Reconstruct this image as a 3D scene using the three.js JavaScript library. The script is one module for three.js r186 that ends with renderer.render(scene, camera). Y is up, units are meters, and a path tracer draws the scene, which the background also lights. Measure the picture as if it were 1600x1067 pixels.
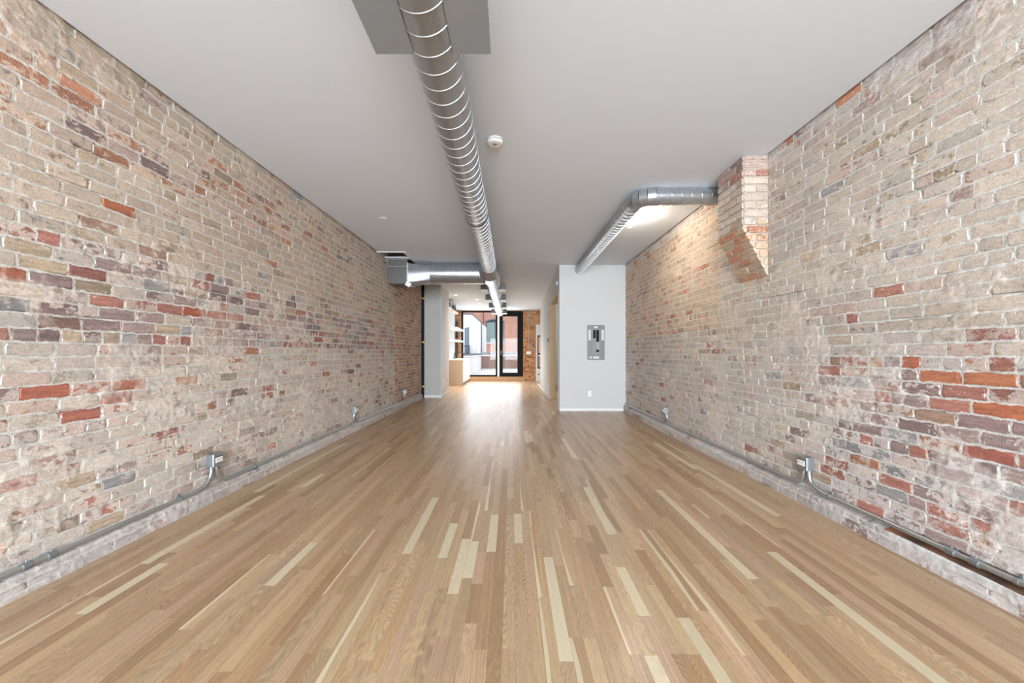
import * as THREE from 'three';
import { RoundedBoxGeometry } from 'three/addons/geometries/RoundedBoxGeometry.js';
import { mergeGeometries } from 'three/addons/utils/BufferGeometryUtils.js';
import { RectAreaLightUniformsLib } from 'three/addons/lights/RectAreaLightUniformsLib.js';

// ---------------------------------------------------------------- camera, sky, daylight, exposure
const scene = new THREE.Scene();
const EYE = 1.22, FOCAL = 620;                       // metres, pixels of a 1067 px high frame
const camera = new THREE.PerspectiveCamera(2 * Math.atan(533.5 / FOCAL) * 180 / Math.PI, 1600 / 1067, 0.05, 200);
camera.position.set(0, EYE, 0);
camera.setViewOffset(1600, 1067, 0.5, -17.5, 1600, 1067);   // vertical shift lens, camera level
camera.updateProjectionMatrix();
scene.add(camera);

const renderer = new THREE.WebGLRenderer({ antialias: true });
renderer.toneMapping = THREE.LinearToneMapping;
renderer.toneMappingExposure = 1.42;
renderer.shadowMap.enabled = true;

scene.background = new THREE.Color().setRGB(1.45, 1.5, 1.58);   // even overcast sky

RectAreaLightUniformsLib.init();
const ZF = 7.5;   // room face of the storefront wall, behind the camera
const STREET_DAYLIGHT = 34.0, YARD_DAYLIGHT = 2.0;
// daylight that enters through the three storefront windows behind the camera
for (const x of [-1.55, 0, 1.55]) {
  const l = new THREE.RectAreaLight(new THREE.Color().setRGB(0.895, 0.995, 1.11), STREET_DAYLIGHT, 1.4, 2.3);
  l.name = 'storefront_daylight'; l.position.set(x, 1.6, ZF - 0.08); scene.add(l);     // faces -z, into the room
}

// daylight that enters through the patio glazing at the back
{ const l = new THREE.RectAreaLight(new THREE.Color().setRGB(0.95, 1.0, 1.05), YARD_DAYLIGHT, 2.5, 2.7); l.name = 'patio_daylight'; l.position.set(-0.85, 1.62, -17.12); l.rotation.y = Math.PI; scene.add(l); }
// ---------------------------------------------------------------- small helpers
function rng(seed) { let a = seed >>> 0; return () => { a = (a + 0x6D2B79F5) | 0; let t = Math.imul(a ^ (a >>> 15), 1 | a); t = (t + Math.imul(t ^ (t >>> 7), 61 | t)) ^ t; return ((t ^ (t >>> 14)) >>> 0) / 4294967296; }; }
const NT = new Float32Array(65536); { const r = rng(77); for (let i = 0; i < 65536; i++) NT[i] = r(); }
function vnoise(x, y) {           // value noise 0..1, repeats every 256
  const xi = Math.floor(x), yi = Math.floor(y); let fx = x - xi, fy = y - yi;
  fx = fx * fx * (3 - 2 * fx); fy = fy * fy * (3 - 2 * fy);
  const x0 = xi & 255, x1 = (xi + 1) & 255, y0 = (yi & 255) << 8, y1 = ((yi + 1) & 255) << 8;
  const a = NT[y0 + x0], b = NT[y0 + x1], c = NT[y1 + x0], d = NT[y1 + x1];
  return a + (b - a) * fx + (c - a + (a - b - c + d) * fx) * fy;
}
function fbm(x, y, o) { let s = 0, a = 0.5, n = 0; for (let i = 0; i < o; i++) { s += a * vnoise(x, y); n += a; x = x * 2.03 + 17.3; y = y * 2.03 + 9.1; a *= 0.5; } return s / n; }
const sm = (a, b, x) => { x = Math.min(1, Math.max(0, (x - a) / (b - a))); return x * x * (3 - 2 * x); };
const lerp = (a, b, t) => a + (b - a) * t;
const used = new Map();
function numbered(n) { const k = used.get(n) ?? 0; used.set(n, k + 1); return k ? n + '_' + String(k).padStart(3, '0') : n; }
function shade(o) { o.castShadow = o.receiveShadow = true; return o; }
function tag(o, label, category, group, kind) { o.userData.label = label; o.userData.category = category; if (group) o.userData.group = group; if (kind) o.userData.kind = kind; return o; }
function group(name, label, category, grp, kind, at = [0, 0, 0]) { const g = new THREE.Group(); g.name = numbered(name); g.position.set(...at); scene.add(g); return tag(g, label, category, grp, kind); }
function part(name, geos, mat, parent) {
  let g = Array.isArray(geos) ? (geos.length > 1 ? mergeGeometries(geos.map((x) => x.index ? x.toNonIndexed() : x)) : geos[0]) : geos;
  const m = shade(new THREE.Mesh(g, mat)); m.name = parent === scene ? numbered(name) : name; parent.add(m); return m;
}
const bx = (x0, x1, y0, y1, z0, z1) => new THREE.BoxGeometry(Math.abs(x1 - x0), Math.abs(y1 - y0), Math.abs(z1 - z0)).translate((x0 + x1) / 2, (y0 + y1) / 2, (z0 + z1) / 2);
const rb = (x0, x1, y0, y1, z0, z1, r = 0.004) => new RoundedBoxGeometry(Math.abs(x1 - x0), Math.abs(y1 - y0), Math.abs(z1 - z0), 2, r).translate((x0 + x1) / 2, (y0 + y1) / 2, (z0 + z1) / 2);
const V = (x, y, z) => new THREE.Vector3(x, y, z);
function cyl(a, b, r1, r2 = r1, seg = 32, open = false) {
  const d = b.clone().sub(a), g = new THREE.CylinderGeometry(r2, r1, d.length(), seg, 1, open);
  return g.applyQuaternion(new THREE.Quaternion().setFromUnitVectors(V(0, 1, 0), d.clone().normalize())).translate((a.x + b.x) / 2, (a.y + b.y) / 2, (a.z + b.z) / 2);
}
function tube(points, r, seg = 40, rad = 12) { return new THREE.TubeGeometry(new THREE.CatmullRomCurve3(points, false, 'centripetal'), seg, r, rad, false); }
function helix(a, b, R, pitch, wire, seg = 26, phase = 0) {
  const d = b.clone().sub(a), L = d.length(), dir = d.normalize(), u = Math.abs(dir.y) > 0.9 ? V(1, 0, 0) : V(0, 1, 0), e1 = u.clone().cross(dir).normalize(), e2 = dir.clone().cross(e1);
  class H extends THREE.Curve { getPoint(t, o = new THREE.Vector3()) { const s = t * L, w = s / pitch * Math.PI * 2 + phase; return o.copy(a).addScaledVector(dir, s).addScaledVector(e1, Math.cos(w) * R).addScaledVector(e2, Math.sin(w) * R); } }
  return new THREE.TubeGeometry(new H(), Math.ceil(L / pitch * seg), wire, 5, false);
}
function dataTex(px, w, h, srgb) { const t = new THREE.DataTexture(px, w, h, THREE.RGBAFormat, THREE.UnsignedByteType); t.magFilter = THREE.LinearFilter; t.minFilter = THREE.LinearFilter; t.wrapS = t.wrapT = THREE.RepeatWrapping; if (srgb) t.colorSpace = THREE.SRGBColorSpace; t.needsUpdate = true; return t; }
function grayTex(n, f) { const p = new Uint8Array(n * n * 4); for (let y = 0; y < n; y++) for (let x = 0; x < n; x++) { const v = Math.max(0, Math.min(255, f(x / n, y / n) * 255)), i = (y * n + x) * 4; p[i] = p[i + 1] = p[i + 2] = v; p[i + 3] = 255; } return dataTex(p, n, n, false); }
const std = (c, roughness = 0.6, metalness = 0, more = {}) => new THREE.MeshStandardMaterial({ color: c, roughness, metalness, ...more });

// ---------------------------------------------------------------- materials
const grit = grayTex(512, (u, v) => 0.55 * fbm(u * 64, v * 64, 3) + 0.45 * vnoise(u * 256, v * 256));
const plasterBump = grayTex(256, (u, v) => fbm(u * 32, v * 32, 3));
plasterBump.repeat.set(2, 2);
const M = {
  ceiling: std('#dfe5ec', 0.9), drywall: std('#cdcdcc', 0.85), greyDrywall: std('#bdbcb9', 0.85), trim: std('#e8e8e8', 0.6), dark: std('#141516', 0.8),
  blackFrame: new THREE.MeshPhysicalMaterial({ color: '#0d0a09', roughness: 0.5, specularIntensity: 0.25 }), white: std('#eeeeec', 0.5), plastic: std('#f2f2f0', 0.4), greyMetal: std('#7f8181', 0.5, 0.15), blackPlastic: new THREE.MeshPhysicalMaterial({ color: '#0e0e0e', roughness: 0.6, specularIntensity: 0.3 }),
  label: std('#d5d5d2', 0.6), conduit: std('#b9bdbd', 0.34, 0.85), box: std('#9aa3a6', 0.4, 0.8), beige: std('#b49b80', 0.6), counter: std('#efefec', 0.3), chrome: std('#3a3c3e', 0.3, 0.8),
  jamb: std('#c9a878', 0.6), yellow: std('#d8b81e', 0.5), siding: std('#d9d9d9', 0.8), slate: std('#5d6670', 0.7), concrete: std('#c6c7c6', 0.85), rail: std('#7d8488', 0.6), teal: std('#7d9390', 0.15, 0.1),
  woodSill: std('#b98f66', 0.55), cavity: std('#8d8478', 0.9),
};
const spangle = grayTex(256, (u, v) => 0.46 + 0.14 * fbm(u * 16, v * 16, 4));
M.galv = new THREE.MeshStandardMaterial({ color: new THREE.Color().setRGB(0.44, 0.465, 0.49), metalness: 0.8, roughness: 0.56, roughnessMap: spangle });
M.boxMetal = new THREE.MeshStandardMaterial({ color: new THREE.Color().setRGB(0.16, 0.156, 0.15), metalness: 0.8, roughness: 0.75, roughnessMap: spangle });
M.seam = std('#cfd1d1', 0.35, 1);
M.sheet = new THREE.MeshStandardMaterial({ color: new THREE.Color().setRGB(0.33, 0.35, 0.37), metalness: 0.4, roughness: 0.6 });
M.glass = new THREE.MeshPhysicalMaterial({ color: '#ffffff', transmission: 1, thickness: 0, roughness: 0, ior: 1.5, specularIntensity: 0.2 });

// ---------------------------------------------------------------- brickwork: layout, painted colour, meshes
const RED = [184, 128, 113], ORG = [198, 142, 113], PUR = [158, 133, 128], MAU = [180, 156, 149], GRY = [166, 162, 160], TAN = [194, 172, 147], PNK = [198, 172, 161], BEI = [203, 188, 168], BRN = [170, 140, 120];
function layBricks(seed, s0, s1, t0, t1, course, len, headers, zone, skip) {
  const r = rng(seed), rows = []; let row = 0;
  for (let t = t0; t < t1 - 0.01; t += course, row++) {
    const head = headers(row), list = []; let s = s0 - r() * len;
    while (s < s1) {
      const h = head || r() < 0.09, L = (h ? len * 0.5 : len) * (0.94 + r() * 0.12);
      const b = { s0: s, s1: s + L, t0: t, t1: Math.min(t + course, t1), row }; s += L;
      const z = zone((b.s0 + b.s1) / 2, (b.t0 + b.t1) / 2); let w = r() * z.pal.reduce((a, p) => a + p[0], 0), c = z.pal[0][1];
      for (const p of z.pal) { w -= p[0]; if (w <= 0) { c = p[1]; break; } }
      const k = 0.88 + r() * 0.22; b.c = [c[0] * k, c[1] * k, c[2] * k]; b.bare = r() < z.bare ? 0.2 + r() * 0.6 : r() * 0.1; b.wash = z.wash; b.cov = z.cov; b.tint = r(); b.id = Math.floor(r() * 1e6);
      if (!skip || !skip((b.s0 + b.s1) / 2, (b.t0 + b.t1) / 2)) { b.proud = -0.001 + r() * 0.0035; } else b.gone = true;
      if (b.s1 > s0 && b.s0 < s1) list.push(b);
    }
    rows.push({ t0: t, t1: t + course, list });
  }
  return rows;
}
function setBrick(rows, s, t, c, bare) { c = c.map((v, i) => lerp(v, [184, 152, 134][i], 0.36)); for (const q of rows) if (t >= q.t0 && t < q.t1) for (const b of q.list) if (s >= b.s0 && s < b.s1) { b.c = c; b.bare = bare; b.cov = 0.3; } }
const smear = (s, t) => sm(0.55, 0.64, fbm(s * 2.4 + 50, t * 3.4 + 8, 4) * 0.7 + fbm(s * 16 + 3, t * 20, 3) * 0.3);
function paintBricks(rows, s0, s1, t0, t1, W, H, mortar, stain) {
  const px = new Uint8Array(W * H * 4), course = rows[0].t1 - rows[0].t0;
  for (let y = 0; y < H; y++) {
    const t = t0 + (y + 0.5) / H * (t1 - t0);
    for (let x = 0; x < W; x++) {
      const s = s0 + (x + 0.5) / W * (s1 - s0);
      const wx = (vnoise(s * 38 + 3, t * 38) - 0.5) * 0.012 + (vnoise(s * 110, t * 110 + 5) - 0.5) * 0.005, wy = (vnoise(s * 30, t * 30 + 60) - 0.5) * 0.011 + (vnoise(s * 110 + 40, t * 110) - 0.5) * 0.005;
      const S = s + wx, T = t + wy; const ri = Math.min(rows.length - 1, Math.max(0, Math.floor((T - rows[0].t0) / course))), list = rows[ri].list;
      let lo = 0, hi = list.length - 1; while (lo < hi) { const m = (lo + hi + 1) >> 1; if (list[m].s0 <= S) lo = m; else hi = m - 1; }
      const b = list[lo], e = Math.min(S - b.s0, b.s1 - S, T - b.t0, b.t1 - T) - 0.0055;
      const n1 = fbm(s * 6 + 11, t * 8, 3), n2 = fbm(s * 26, t * 34 + 7, 3), n3 = vnoise(s * 300, t * 300), n4 = fbm(s * 9 + b.id % 91, t * 90, 2), big = fbm(s * 1.3 + 4, t * 1.6, 2), n5 = fbm(s * 90 + 7, t * 120, 2);
      // burnt clay with its own streaks
      const k = 0.8 + 0.24 * n4 + 0.16 * (n3 - 0.5) + 0.12 * (n5 - 0.5); let R = b.c[0] * k, G = b.c[1] * k, B = b.c[2] * k;
      // lime wash left on the brick, thin or thick
      let cv = b.cov + (n1 - 0.5) * 0.9 + (n2 - 0.5) * 1.1 - b.bare * 0.95 + 0.25;
      cv += (n5 - 0.5) * 0.5; const thick = sm(0.28, 0.5, cv) * (0.66 + 0.28 * big);
      const wl = 0.94 + 0.12 * (n2 - 0.5) + 0.1 * (n3 - 0.5) + 0.1 * (b.tint - 0.5) + 0.1 * (big - 0.5) + 0.14 * (n5 - 0.5);
      R = lerp(R, b.wash[0] * wl, thick); G = lerp(G, b.wash[1] * wl, thick); B = lerp(B, b.wash[2] * wl, thick);
      // mortar
      const mo = b.gone ? 1 : 1 - sm(-0.002, 0.003, e + (n2 - 0.5) * 0.006);
      if (mo > 0) { const mk = 0.9 + 0.14 * n2 + 0.12 * (n3 - 0.5), d = 1; R = lerp(R, mortar[0] * mk * d, mo); G = lerp(G, mortar[1] * mk * d, mo); B = lerp(B, mortar[2] * mk * d, mo); }
      // smears of lime running over bricks and joints alike
      const sme = smear(s, t) * (0.3 + 0.5 * n2);
      if (sme > 0) { const q = wl * (0.97 + 0.05 * n1); R = lerp(R, (b.wash[0] + 4) * q, sme); G = lerp(G, (b.wash[1] + 4) * q, sme); B = lerp(B, (b.wash[2] + 4) * q, sme); }
      if (stain) { const q = stain(s, t, n1, n2); if (q) { R = lerp(R, q[0], q[3]); G = lerp(G, q[1], q[3]); B = lerp(B, q[2], q[3]); } }
      const i = (y * W + x) * 4; px[i] = Math.max(0, Math.min(255, R)); px[i + 1] = Math.max(0, Math.min(255, G)); px[i + 2] = Math.max(0, Math.min(255, B)); px[i + 3] = 255;
    }
  }
  const t = dataTex(px, W, H, true); t.wrapS = t.wrapT = THREE.ClampToEdgeWrapping; return t;
}
// one brick: irregular rounded face, bevel and sides going back into the mortar; (s, t, n) -> place
function brickInto(A, b, place, uv, flip, lift, seed) {
  const r = rng(seed), j = 0.0062, s0 = b.s0 + j, s1 = b.s1 - j, t0 = b.t0 + j, t1 = b.t1 - j, c = 0.009, base = A.pos.length / 3;
  const sm_ = (s0 + s1) / 2, tm = (t0 + t1) / 2;
  const ring = [[s0 + c, t0], [sm_, t0], [s1 - c, t0], [s1, t0 + c], [s1, tm], [s1, t1 - c], [s1 - c, t1], [sm_, t1], [s0 + c, t1], [s0, t1 - c], [s0, tm], [s0, t0 + c]];
  const ta = (r() - 0.5) * 0.014, tb = (r() - 0.5) * 0.035, put = (s, t, n) => { const p = place(s, t, n + lift); A.pos.push(p.x, p.y, p.z); const q = uv(s, t); A.uv.push(q[0], q[1]); };
  put(sm_, tm, b.proud + 0.0006);
  const jit = ring.map(() => [(r() - 0.5) * 0.005, (r() - 0.5) * 0.005, (r() - 0.5) * 0.001]);
  const inner = () => ring.forEach(([s, t], i) => { const a = Math.abs(s - sm_), u = Math.abs(t - tm); put(lerp(s, sm_, 0.004 / Math.max(a, 0.02)) + jit[i][0], lerp(t, tm, 0.004 / Math.max(u, 0.02)) + jit[i][1], b.proud + jit[i][2] + (s - sm_) * ta + (t - tm) * tb); });
  inner(); inner();
  ring.forEach(([s, t], i) => put(s + jit[i][0], t + jit[i][1], b.proud - 0.004));
  ring.forEach(([s, t], i) => put(s + jit[i][0], t + jit[i][1], -0.03));
  const tri = (a, d, e) => flip ? A.idx.push(base + a, base + e, base + d) : A.idx.push(base + a, base + d, base + e);
  for (let i = 0; i < 12; i++) { const k = (i + 1) % 12; tri(0, 1 + i, 1 + k); for (const o of [13, 25]) { tri(o + i, o + 12 + i, o + 12 + k); tri(o + i, o + 12 + k, o + k); } }
}
const arrays = () => ({ pos: [], uv: [], idx: [] });
function geoOf(A) { const g = new THREE.BufferGeometry(); g.setAttribute('position', new THREE.Float32BufferAttribute(A.pos, 3)); g.setAttribute('uv', new THREE.Float32BufferAttribute(A.uv, 2)); g.setIndex(A.idx); g.computeVertexNormals(); return g; }
function sheet(s0, s1, t0, t1, ns, nt, depth, place, uv, flip) {
  const A = arrays();
  for (let j = 0; j <= nt; j++) for (let i = 0; i <= ns; i++) { const s = lerp(s0, s1, i / ns), t = lerp(t0, t1, j / nt), p = place(s, t, depth(s, t)), q = uv(s, t); A.pos.push(p.x, p.y, p.z); A.uv.push(q[0], q[1]); }
  for (let j = 0; j < nt; j++) for (let i = 0; i < ns; i++) { const a = j * (ns + 1) + i, b = a + 1, c = a + ns + 1, d = c + 1; if (flip) A.idx.push(a, c, b, b, c, d); else A.idx.push(a, b, c, b, d, c); }
  return geoOf(A);
}
function brickMat(tex, w, h) { const bump = grit.clone(); bump.repeat.set(w / 0.42, h / 0.42); return new THREE.MeshStandardMaterial({ map: tex, roughness: 0.95, bumpMap: bump, bumpScale: 0.0022 }); }

const HT = 3.055, WT = 3.2;                 // ceiling, top of the masonry above it
const XL = -2.513, KL = 0.0085, XR = 2.386; // brick planes; the left wall closes in slightly
const onLeft = (s, t, n) => V(XL + KL * s + n, t, -s), onRight = (s, t, n) => V(XR - n, t, -s);
const LEDGE = 0.115;

function brickWall({ name, label, seed, place, flip, sEnd, split, zone, headers, overrides, slot, mortar, nParts, stain }) {
  const root = group(name, label, 'brick wall', null, 'structure');
  const gone = (s, t) => slot && s < slot && t > LEDGE - 0.02 && t < LEDGE + 0.05;
  const rows = layBricks(seed, 1.5, sEnd, -0.005, WT, 0.0752, 0.222, headers, zone, gone);
  for (const [s, t, c, bare] of overrides) setBrick(rows, s, t, c, bare);
  const pad = 0.15, ranges = [[1.5, split], [split, sEnd]], mats = [], uvs = [];
  ranges.forEach(([a, b], i) => {
    const s0 = a - pad, s1 = b + pad, n = i ? 1024 : 2048;
    mats.push(brickMat(paintBricks(rows, s0, s1, 0, WT, n, n, mortar, stain), s1 - s0, WT));
    uvs.push((s, t) => [(s - s0) / (s1 - s0), t / WT]);
  });
  const step = (t) => 0.042 * (1 - sm(LEDGE - 0.006, LEDGE + 0.006, t));
  const depth = (s, t) => {
    const ri = Math.max(0, Math.min(rows.length - 1, Math.floor((t + 0.005) / 0.0752)));
    let n = -0.0012 + 0.006 * (fbm(s * 9, t * 9 + 3, 3) - 0.45) + 0.004 * (vnoise(s * 45, t * 45) - 0.5);
    n -= 0.011 * sm(0.7, 0.8, fbm(s * 3 + 9, t * 26, 2));
    n += 0.0045 * smear(s, t);
    n += step(t) + (t < LEDGE ? 0.004 : 0);
    if (slot && s < slot && t > LEDGE && t < LEDGE + 0.045) n = -0.055 + 0.02 * fbm(s * 18, t * 30, 2) + 0.05 * sm(slot - 0.12, slot, s);
    return n;
  };
  ranges.forEach(([a, b], i) => {
    const cell = i ? 0.024 : 0.0085, m = part('mortar', sheet(a, b, 0, WT, Math.round((b - a) / cell), Math.round(WT / cell), depth, place, uvs[i], flip), mats[i], root);
    m.userData.label = 'pale lime mortar between the bricks';
  });
  // the largest bricks in view stand alone, the rest are joined
  const all = []; for (const q of rows) for (const b of q.list) if (!b.gone && b.s1 < sEnd && b.s0 > 1.52 && b.t1 - b.t0 > 0.03) {
    const d = (b.s0 + b.s1) / 2, y = (b.t0 + b.t1) / 2, u = 2.4 / d * FOCAL, v = 551 - (y - EYE) / d * FOCAL;
    b.size = (u < 800 && v > -5 && v < 1070 ? 1 : 0.001) * (b.s1 - b.s0) * (b.t1 - b.t0) / (d * d * d); all.push(b);
  }
  all.sort((p, q) => q.size - p.size);
  const rest = [arrays(), arrays()];
  all.forEach((b, k) => {
    const i = (b.s0 + b.s1) / 2 < split ? 0 : 1, lift = b.t1 < LEDGE + 0.02 ? 0.042 : 0, bb = b.t1 > LEDGE + 0.02 && b.t0 < LEDGE + 0.01 ? { ...b, t0: LEDGE + 0.004 } : b;
    if (lift) bb.t1 = Math.min(bb.t1, LEDGE - 0.004);
    if (bb.t1 - bb.t0 < 0.025) return;
    if (k < nParts) { const A = arrays(); brickInto(A, bb, place, uvs[i], flip, lift, b.id); part(k ? 'brick_' + String(k).padStart(3, '0') : 'brick', geoOf(A), mats[i], root); }
    else brickInto(rest[i], bb, place, uvs[i], flip, lift, b.id);
  });
  rest.forEach((A, i) => { if (A.pos.length) part('bricks', geoOf(A), mats[i], root).userData.kind = 'stuff'; });
  return root;
}
const P = (...a) => a;   // palette of [weight, colour]
const wallLeft = brickWall({
  name: 'wall_left', label: 'long lime-washed brick party wall with a band of mauve and red bricks', seed: 5, place: onLeft, flip: true, sEnd: 10.6, split: 4.3, nParts: 300, mortar: [216, 213, 205], headers: (r) => r % 7 === 3,
  zone: (s, t) => {
    if (t < LEDGE) return { pal: P([2, MAU], [2, PNK], [2, GRY]), bare: 0.15, wash: [216, 208, 201], cov: 0.75 };
    if (s > 8.3) return { pal: P([3, ORG], [3, BRN], [2, TAN], [1, PUR], [2, RED]), bare: 0.6, wash: [212, 180, 155], cov: 0.35 };  // daylight and lamp warmth put into the far brick and wash colours
    const band = sm(1.18, 1.32, t) * (1 - sm(1.75, 1.95, t)) * (1 - sm(5.5, 8, s) * 0.4);
    if (band > 0.5) return { pal: P([3, RED], [3, PUR], [3, MAU], [1, GRY], [2, TAN]), bare: 0.62 * band, wash: [220, 204, 190], cov: 0.36 };
    if (t > 2.42 && t < 2.85 && s < 4.4) return { pal: P([4, ORG], [1, PUR], [2, TAN], [2, PNK]), bare: 0.42, wash: [214, 194, 174], cov: 0.42 };
    if (t > 1.8) return { pal: P([3, TAN], [2, BEI], [1, GRY], [1, ORG], [1, MAU], [1, BRN]), bare: 0.16 + 0.1 * sm(4, 7, s), wash: [210, 191, 171], cov: 0.5 };
    return { pal: P([2, RED], [2, ORG], [1, PUR], [2, TAN], [3, BEI], [2, PNK], [1, GRY], [2, MAU]), bare: 0.24, wash: [224, 211, 198], cov: 0.52 };
  },
  overrides: [[3.15, 1.53, [182, 74, 46], 1], [3.37, 1.5, [182, 74, 46], 1], [2.12, 1.0, [196, 98, 74], 0.9], [2.3, 0.83, [190, 100, 82], 0.9], [2.52, 1.02, [186, 104, 84], 0.9], [2.66, 1.0, [196, 108, 84], 0.9], [1.95, 1.6, [180, 92, 62], 0.9], [2.62, 2.15, [186, 92, 58], 0.9], [2.12, 1.42, [120, 92, 86], 0.9], [2.3, 1.72, [146, 84, 78], 0.9], [2.2, 0.25, [150, 128, 116], 0.8]],
});
const wallRight = brickWall({
  name: 'wall_right', label: 'long lime-washed brick party wall with a corbelled chimney breast', seed: 21, place: onRight, flip: false, sEnd: 8.36, split: 4.0, nParts: 262, mortar: [217, 216, 211], headers: (r) => r % 7 === 1, slot: 2.5,
  zone: (s, t) => {
    if (t < LEDGE) return { pal: P([2, MAU], [2, PNK], [1, GRY]), bare: 0.25, wash: [216, 209, 204], cov: 0.7 };
    const near = 1 - sm(2.9, 3.6, s + 0.5 * fbm(t * 3, 2, 2));
    if (t > 2.96) return { pal: P([2, PNK], [2, ORG], [2, BEI]), bare: 0.3, wash: [218, 210, 204], cov: 0.55 };
    if (t < 1.2 && near > 0.5) return { pal: P([4, RED], [3, PUR], [3, MAU], [1, ORG], [1, GRY], [1, BRN]), bare: 0.62, wash: [222, 213, 205], cov: 0.4 };
    if (t < 1.35) return { pal: P([2, MAU], [2, RED], [3, BEI], [2, GRY], [2, TAN]), bare: 0.17, wash: [218, 207, 196], cov: 0.56 };
    if (s > 4.6 && t > 1.5) return { pal: P([3, ORG], [3, TAN], [2, BEI], [1, BRN]), bare: 0.2, wash: [218, 194, 169], cov: 0.48 };
    return { pal: P([3, TAN], [2, BEI], [2, MAU], [1, GRY], [1, RED], [1, PNK]), bare: 0.14, wash: [214, 201, 187], cov: 0.56 };
  },
  overrides: [[2.0, 0.96, [206, 104, 62], 1], [2.16, 1.1, [206, 112, 74], 1], [2.03, 1.1, [206, 116, 72], 1], [1.98, 0.72, [178, 88, 72], 1], [2.6, 1.58, [196, 128, 106], 0.8], [2.34, 1.17, [196, 98, 66], 1]],
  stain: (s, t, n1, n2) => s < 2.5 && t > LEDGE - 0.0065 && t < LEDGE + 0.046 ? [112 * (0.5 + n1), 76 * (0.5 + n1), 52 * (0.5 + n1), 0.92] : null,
});
// chimney breast corbelled out of the right wall
{
  const pil = new THREE.Group(); pil.name = 'chimney_breast'; pil.userData.label = 'brick chimney breast ending in a sloped corbel of orange bricks'; wallRight.add(pil);
  const X0 = 2.152, D0 = 3.69, D1 = 4.14, TC = 2.39, TB = 1.94, SL = Math.hypot(XR - X0, TC - TB);
  const sh = new THREE.Shape([[2.44, HT + 0.02], [X0 + 0.006, HT + 0.02], [X0 + 0.006, TC], [XR + 0.006, TB - 0.01], [2.44, TB - 0.01]].map((p) => new THREE.Vector2(...p)));
  part('mortar', new THREE.ExtrudeGeometry(sh, { depth: D1 - D0 - 0.012, bevelEnabled: false }).translate(0, 0, -D1 + 0.006), std('#b9ac9c', 0.95, 0, { bumpMap: grit, bumpScale: 0.004 }), pil);
  const zone = (s, t) => t > 2.82 ? { pal: P([3, RED], [2, PNK], [1, PUR]), bare: 0.7, wash: [216, 206, 197], cov: 0.45 } : t < TC ? { pal: P([3, ORG], [1, TAN]), bare: s > -0.02 ? 0.8 : 0.1, wash: [218, 184, 155], cov: 0.4 } : { pal: P([3, TAN], [2, PNK], [1, GRY]), bare: 0.22, wash: [212, 197, 183], cov: 0.58 };
  const rows = layBricks(8, -0.236, 0.45, TC - SL - 0.004, HT, 0.0752, 0.226, () => false, zone);
  for (const q of rows) {   // break every course at the corner s = 0
    const a = q.list[0], odd = a.row % 2; q.list = (odd ? [[-0.236, -0.12], [-0.12, 0], [0, 0.225], [0.225, 0.45]] : [[-0.236, 0], [0, 0.112], [0.112, 0.338], [0.338, 0.45]]).map(([u, v], i) => { const b = { ...(q.list[i % q.list.length]) }; b.s0 = u; b.s1 = v; b.proud = 0.001 + 0.004 * ((b.id % 7) / 7); const z = zone((u + v) / 2, (b.t0 + b.t1) / 2); if (z.bare > 0.6) { b.c = z.pal[b.id % z.pal.length][1]; b.bare = 0.5 + 0.5 * ((b.id % 11) / 11); b.wash = z.wash; } return b; });
  }
  const tA = TC - SL - 0.01, tex = paintBricks(rows, -0.25, 0.46, tA, HT, 512, 1024, [214, 204, 190]), mat = brickMat(tex, 0.71, HT - tA), uv = (s, t) => [(s + 0.25) / 0.71, (t - tA) / (HT - tA)];
  const near = (s, t, n) => V(X0 - s, t, -D0 + n), side = (s, t, n) => V(X0 - n, t, -D0 - s), ux = (XR - X0) / SL, uy = (TC - TB) / SL;
  const slope = (s, t, n) => { const k = TC - t; return V(X0 + ux * k - uy * n, TC - uy * k - ux * n, -D0 - s); };
  let k = 0;
  for (const q of rows) for (const b of q.list) {
    const mid = (b.t0 + b.t1) / 2, A = arrays(), nearFace = b.s1 < 0.001;
    if (b.t1 - b.t0 < 0.03) continue;
    if (nearFace) { const cut = Math.min(b.s1, -(XR - X0) * Math.max(0, TC - b.t0) / (TC - TB)); if (cut - b.s0 < 0.045) continue; brickInto(A, { ...b, s1: cut }, near, uv, true, 0.002, b.id); }
    else brickInto(A, b, mid < TC ? slope : side, uv, false, 0.002, b.id + 3);
    part(k ? 'brick_' + String(k).padStart(3, '0') : 'brick', geoOf(A), mat, pil); k++;
  }
}
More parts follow.
